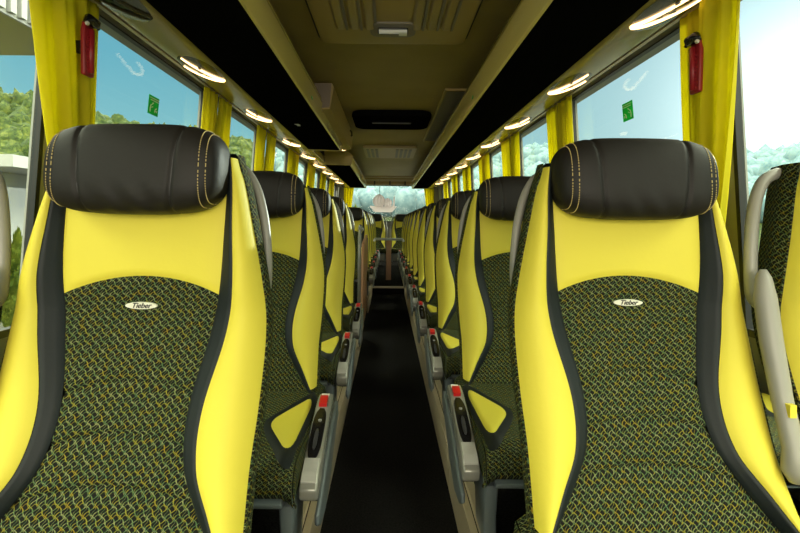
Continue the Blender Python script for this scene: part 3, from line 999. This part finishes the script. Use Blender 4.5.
b = MB(); b.tube([(.20, 0, .10), (.215, 0, .18), (.215, 0, .25), (.225, 0, .36)], [.03, .018, .02, .004], 10); b.build('spire', ORN, t, smooth=True)
b = MB()
for k in range(9):
    z0 = .35 + k * .0225
    b.tube([(-.11 + .008 * math.cos(q) * 1, (.006 if k % 2 else 0) * math.sin(q), z0 + .012 * math.sin(q)) for q in [2 * math.pi * i / 8 for i in range(9)]], .003, 5)
b.tube([(-.11, 0, .55), (-.11, 0, .84)], .003, 6)
b.build('chain', SILV, t)

# ================================================================ OUTSIDE
def foliage(c1, c2, c3):
    def f(n, b, t):
        tcn = n.new('ShaderNodeTexCoord'); 
        k = n.noise(tcn.outputs['Object'], 1.1, 6, .7)
        n.put(b.inputs['Base Color'], n.ramp(k, [(.35, c1), (.5, c2), (.65, c3)]))
    return f
HILL = mat('hillside_grass', c4(.07, .10, .03), .9, spec=.1, build=mottled(c4(.012, .022, .006), c4(.035, .045, .014), .05))
TREEF = mat('forest_foliage', c4(.06, .1, .02), .8, spec=.1, build=foliage(c4(.003, .010, .002), c4(.018, .034, .006), c4(.075, .085, .015)))
TREEHAZE = mat('haze_tinted_foliage', c4(.1, .2, .15), .85, spec=.1, build=foliage(c4(.055, .10, .12), c4(.085, .135, .155), c4(.12, .17, .185)))  # distance haze mixed into the foliage colour as pale blue green
CYP = mat('cypress_foliage', c4(.03, .09, .01), .8, spec=.1, build=foliage(c4(.01, .03, .005), c4(.03, .07, .01), c4(.08, .13, .02)))
HEDG = mat('hedge_foliage', c4(.1, .16, .02), .8, spec=.1, build=foliage(c4(.02, .04, .005), c4(.07, .10, .014), c4(.16, .18, .02)))
ASPH = mat('asphalt', c4(.035, .038, .035), .9, spec=.2, build=mottled(c4(.03, .033, .03), c4(.045, .045, .04), 2))
BWALL = mat('white_render', c4(.30, .30, .29), .7)
BARK = mat('bark', c4(.07, .05, .03), .9)
GZ = -1.35
b = MB(); b.box((-400, -400, GZ - .2), (400, 400, GZ)); tag(b.build('ground', ASPH), kind='structure')
b = MB()
def elev(az):
    d_ = math.degrees(az)
    tab = [(-100, .20), (-70, .24), (-50, .215), (-38, .195), (-28, .175), (-18, .16), (-8, .15), (8, .14), (18, .15), (28, .125), (36, .115), (44, .115), (60, .11), (100, .12)]
    if d_ <= tab[0][0]: return tab[0][1]
    for i in range(len(tab) - 1):
        if tab[i][0] <= d_ <= tab[i + 1][0]:
            k = (d_ - tab[i][0]) / (tab[i + 1][0] - tab[i][0]); k = k * k * (3 - 2 * k); return tab[i][1] * (1 - k) + tab[i + 1][1] * k
    return tab[-1][1]
def hillz(az, r):
    k = min(1, max(0, (r - 60) / 130)); k = k * k * (3 - 2 * k)
    e = elev(az) * .90
    return GZ + .05 + (e * 190 + 2 * noise.noise(Vector((az * 9, r * .02, 0)))) * k
def hf(u, v):
    az = R(-100 + 200 * u); r = 60 + 200 * v
    return (r * math.sin(az), r * math.cos(az), hillz(az, r))
b.grid(hf, 120, 24)
tag(b.build('hillside', HILL, smooth=True), kind='structure')
# forest on the hillside (uncountable)
ico = None
bmi = bmesh.new(); bmesh.ops.create_icosphere(bmi, subdivisions=2, radius=1); bmi.verts.ensure_lookup_table()
IV = [v.co.copy() for v in bmi.verts]; IF = [tuple(v.index for v in f.verts) for f in bmi.faces]; bmi.free()
def blob(mb, c, r, rz, rnd):
    o = Vector((rnd.uniform(-50, 50), rnd.uniform(-50, 50), rnd.uniform(-50, 50)))
    mb.add([(c[0] + v.x * r * (1 + .45 * noise.noise(v * 1.7 + o)), c[1] + v.y * r * (1 + .45 * noise.noise(v * 1.7 + o)), c[2] + v.z * rz * (1 + .5 * noise.noise(v * 2.1 + o))) for v in IV], IF)
rnd = random.Random(3)
mL, mR = MB(), MB()
for k in range(4200):
    az = R(rnd.uniform(-75, -16.5)); r = rnd.uniform(75, 215)
    h = rnd.uniform(2.2, 5.5)
    blob(mL, (r * math.sin(az), r * math.cos(az), hillz(az, r) + h * .45), h * .5, h * rnd.uniform(.6, .95), rnd)
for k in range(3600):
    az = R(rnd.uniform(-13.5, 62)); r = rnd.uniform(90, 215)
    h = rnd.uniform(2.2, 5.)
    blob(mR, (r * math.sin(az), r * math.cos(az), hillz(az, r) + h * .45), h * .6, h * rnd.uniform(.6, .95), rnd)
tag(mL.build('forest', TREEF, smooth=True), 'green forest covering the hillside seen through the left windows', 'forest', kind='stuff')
tag(mR.build('forest', TREEHAZE, smooth=True), 'forest with pale blue haze painted into its green on the hillside behind and to the right', 'forest', kind='stuff')
# cypress hedge on the right, shrubs on the left
def shrub(name, x, y, h, r, m_, label, cat, group, seed, cone=True):
    rn = random.Random(seed)
    t = tag(empty(name, (x, y, GZ)), label, cat, group)
    b = MB()
    off = Vector((seed * 3.1, 0, 0))
    def f(u, v):
        a = 2 * math.pi * u
        pr = (math.sin(math.pi * min(1, .08 + .92 * v) ** (.62 if cone else .8)) ** .7) * (1 - .45 * v if cone else 1)
        n_ = 1 + .35 * noise.noise(Vector((math.cos(a) * 2.2, math.sin(a) * 2.2, v * 9)) + off) + .2 * noise.noise(Vector((math.cos(a) * 7, math.sin(a) * 7, v * 30)) + off)
        return (r * pr * n_ * math.cos(a), r * pr * n_ * math.sin(a), .12 + (h - .12) * v)
    b.grid(f, 28, 44)
    for k in range(420):
        u, v = rn.random(), rn.random() ** .8
        p = Vector(f(u, v)); dr = Vector((p.x, p.y, .25)).normalized()
        s_ = rn.uniform(.03, .07)
        tq = p + dr * s_ * 1.6 + Vector((0, 0, s_))
        sd = dr.cross(Vector((0, 0, 1))).normalized() * s_ * .5
        b.add([p - sd, p + sd, tq], [(0, 1, 2)])
    b.build('foliage', m_, t)
    MB().tube([(0, 0, 0), (0, 0, .4)], .05, 8).build('trunk', BARK, t)
for k in range(12):
    u = k / 11
    shrub('cypress', 4.9 + 3.6 * u, 7.5 - 2.0 * u + .1 * math.sin(k * 3), 2.72 + .12 * math.sin(k * 2.3), .21, CYP, 'dark green cypress %s from the left in the hedge outside the right window' % ordn[k], 'cypress', 'cypress hedge outside the right windows', k + 1)
for k in range(9):
    shrub('shrub', -8.9 + .56 * k, 9.0 + .05 * math.sin(k * 2), 2.15 + .1 * math.sin(k * 1.7), .25, HEDG, 'yellow green shrub %s from the left in the hedge outside the left window' % ordn[k], 'shrub', 'hedge outside the left windows', 40 + k, False)
shrub('bush', -1.0, 14.0, 2.75, .7, HEDG, 'yellow autumn bush seen through the left of the rear window', 'bush', None, 77, False)
# canopy and white-roofed building outside the left window
t = tag(empty('station_canopy', (-9.7, 5.0, GZ)), 'open canopy roof with a white ribbed edge outside the nearest left window', 'canopy')
b = MB(); b.box((-4, -6, 5.42), (4, 3.7, 5.55)); b.build('roof_slab', mat('olive_boards', c4(.26, .24, .07), .7), t)
b = MB()
for k in range(48): b.box((4.0, -6 + k * .2, 5.40), (4.09, -6 + k * .2 + .11, 5.95))
b.box((3.98, -6, 5.36), (4.02, 3.7, 6.0)); b.build('ribbed_fascia', BWALL, t)
for (x, y) in ((-3.4, -5), (-3.4, 3.2)):
    b = MB(); b.tube([(x, y, 0), (x, y, 5.42)], .1, 12); b.build('column', GREY, t)
t = tag(empty('kiosk', (-12.3, 12.3, GZ)), 'low white building with a flat overhanging roof outside the left window', 'building')
b = MB(); b.box((-3, -.3, 0), (1.3, 3.2, 3.65)); b.build('wall', BWALL, t)
b = MB(); b.box((-3.3, -.6, 3.66), (2.75, 3.6, 3.97)); b.build('roof', BWALL, t)
b = MB(); b.box((-1.0, -.33, 1.2), (.6, -.29, 2.6)); b.build('window', GLOSSB, t)
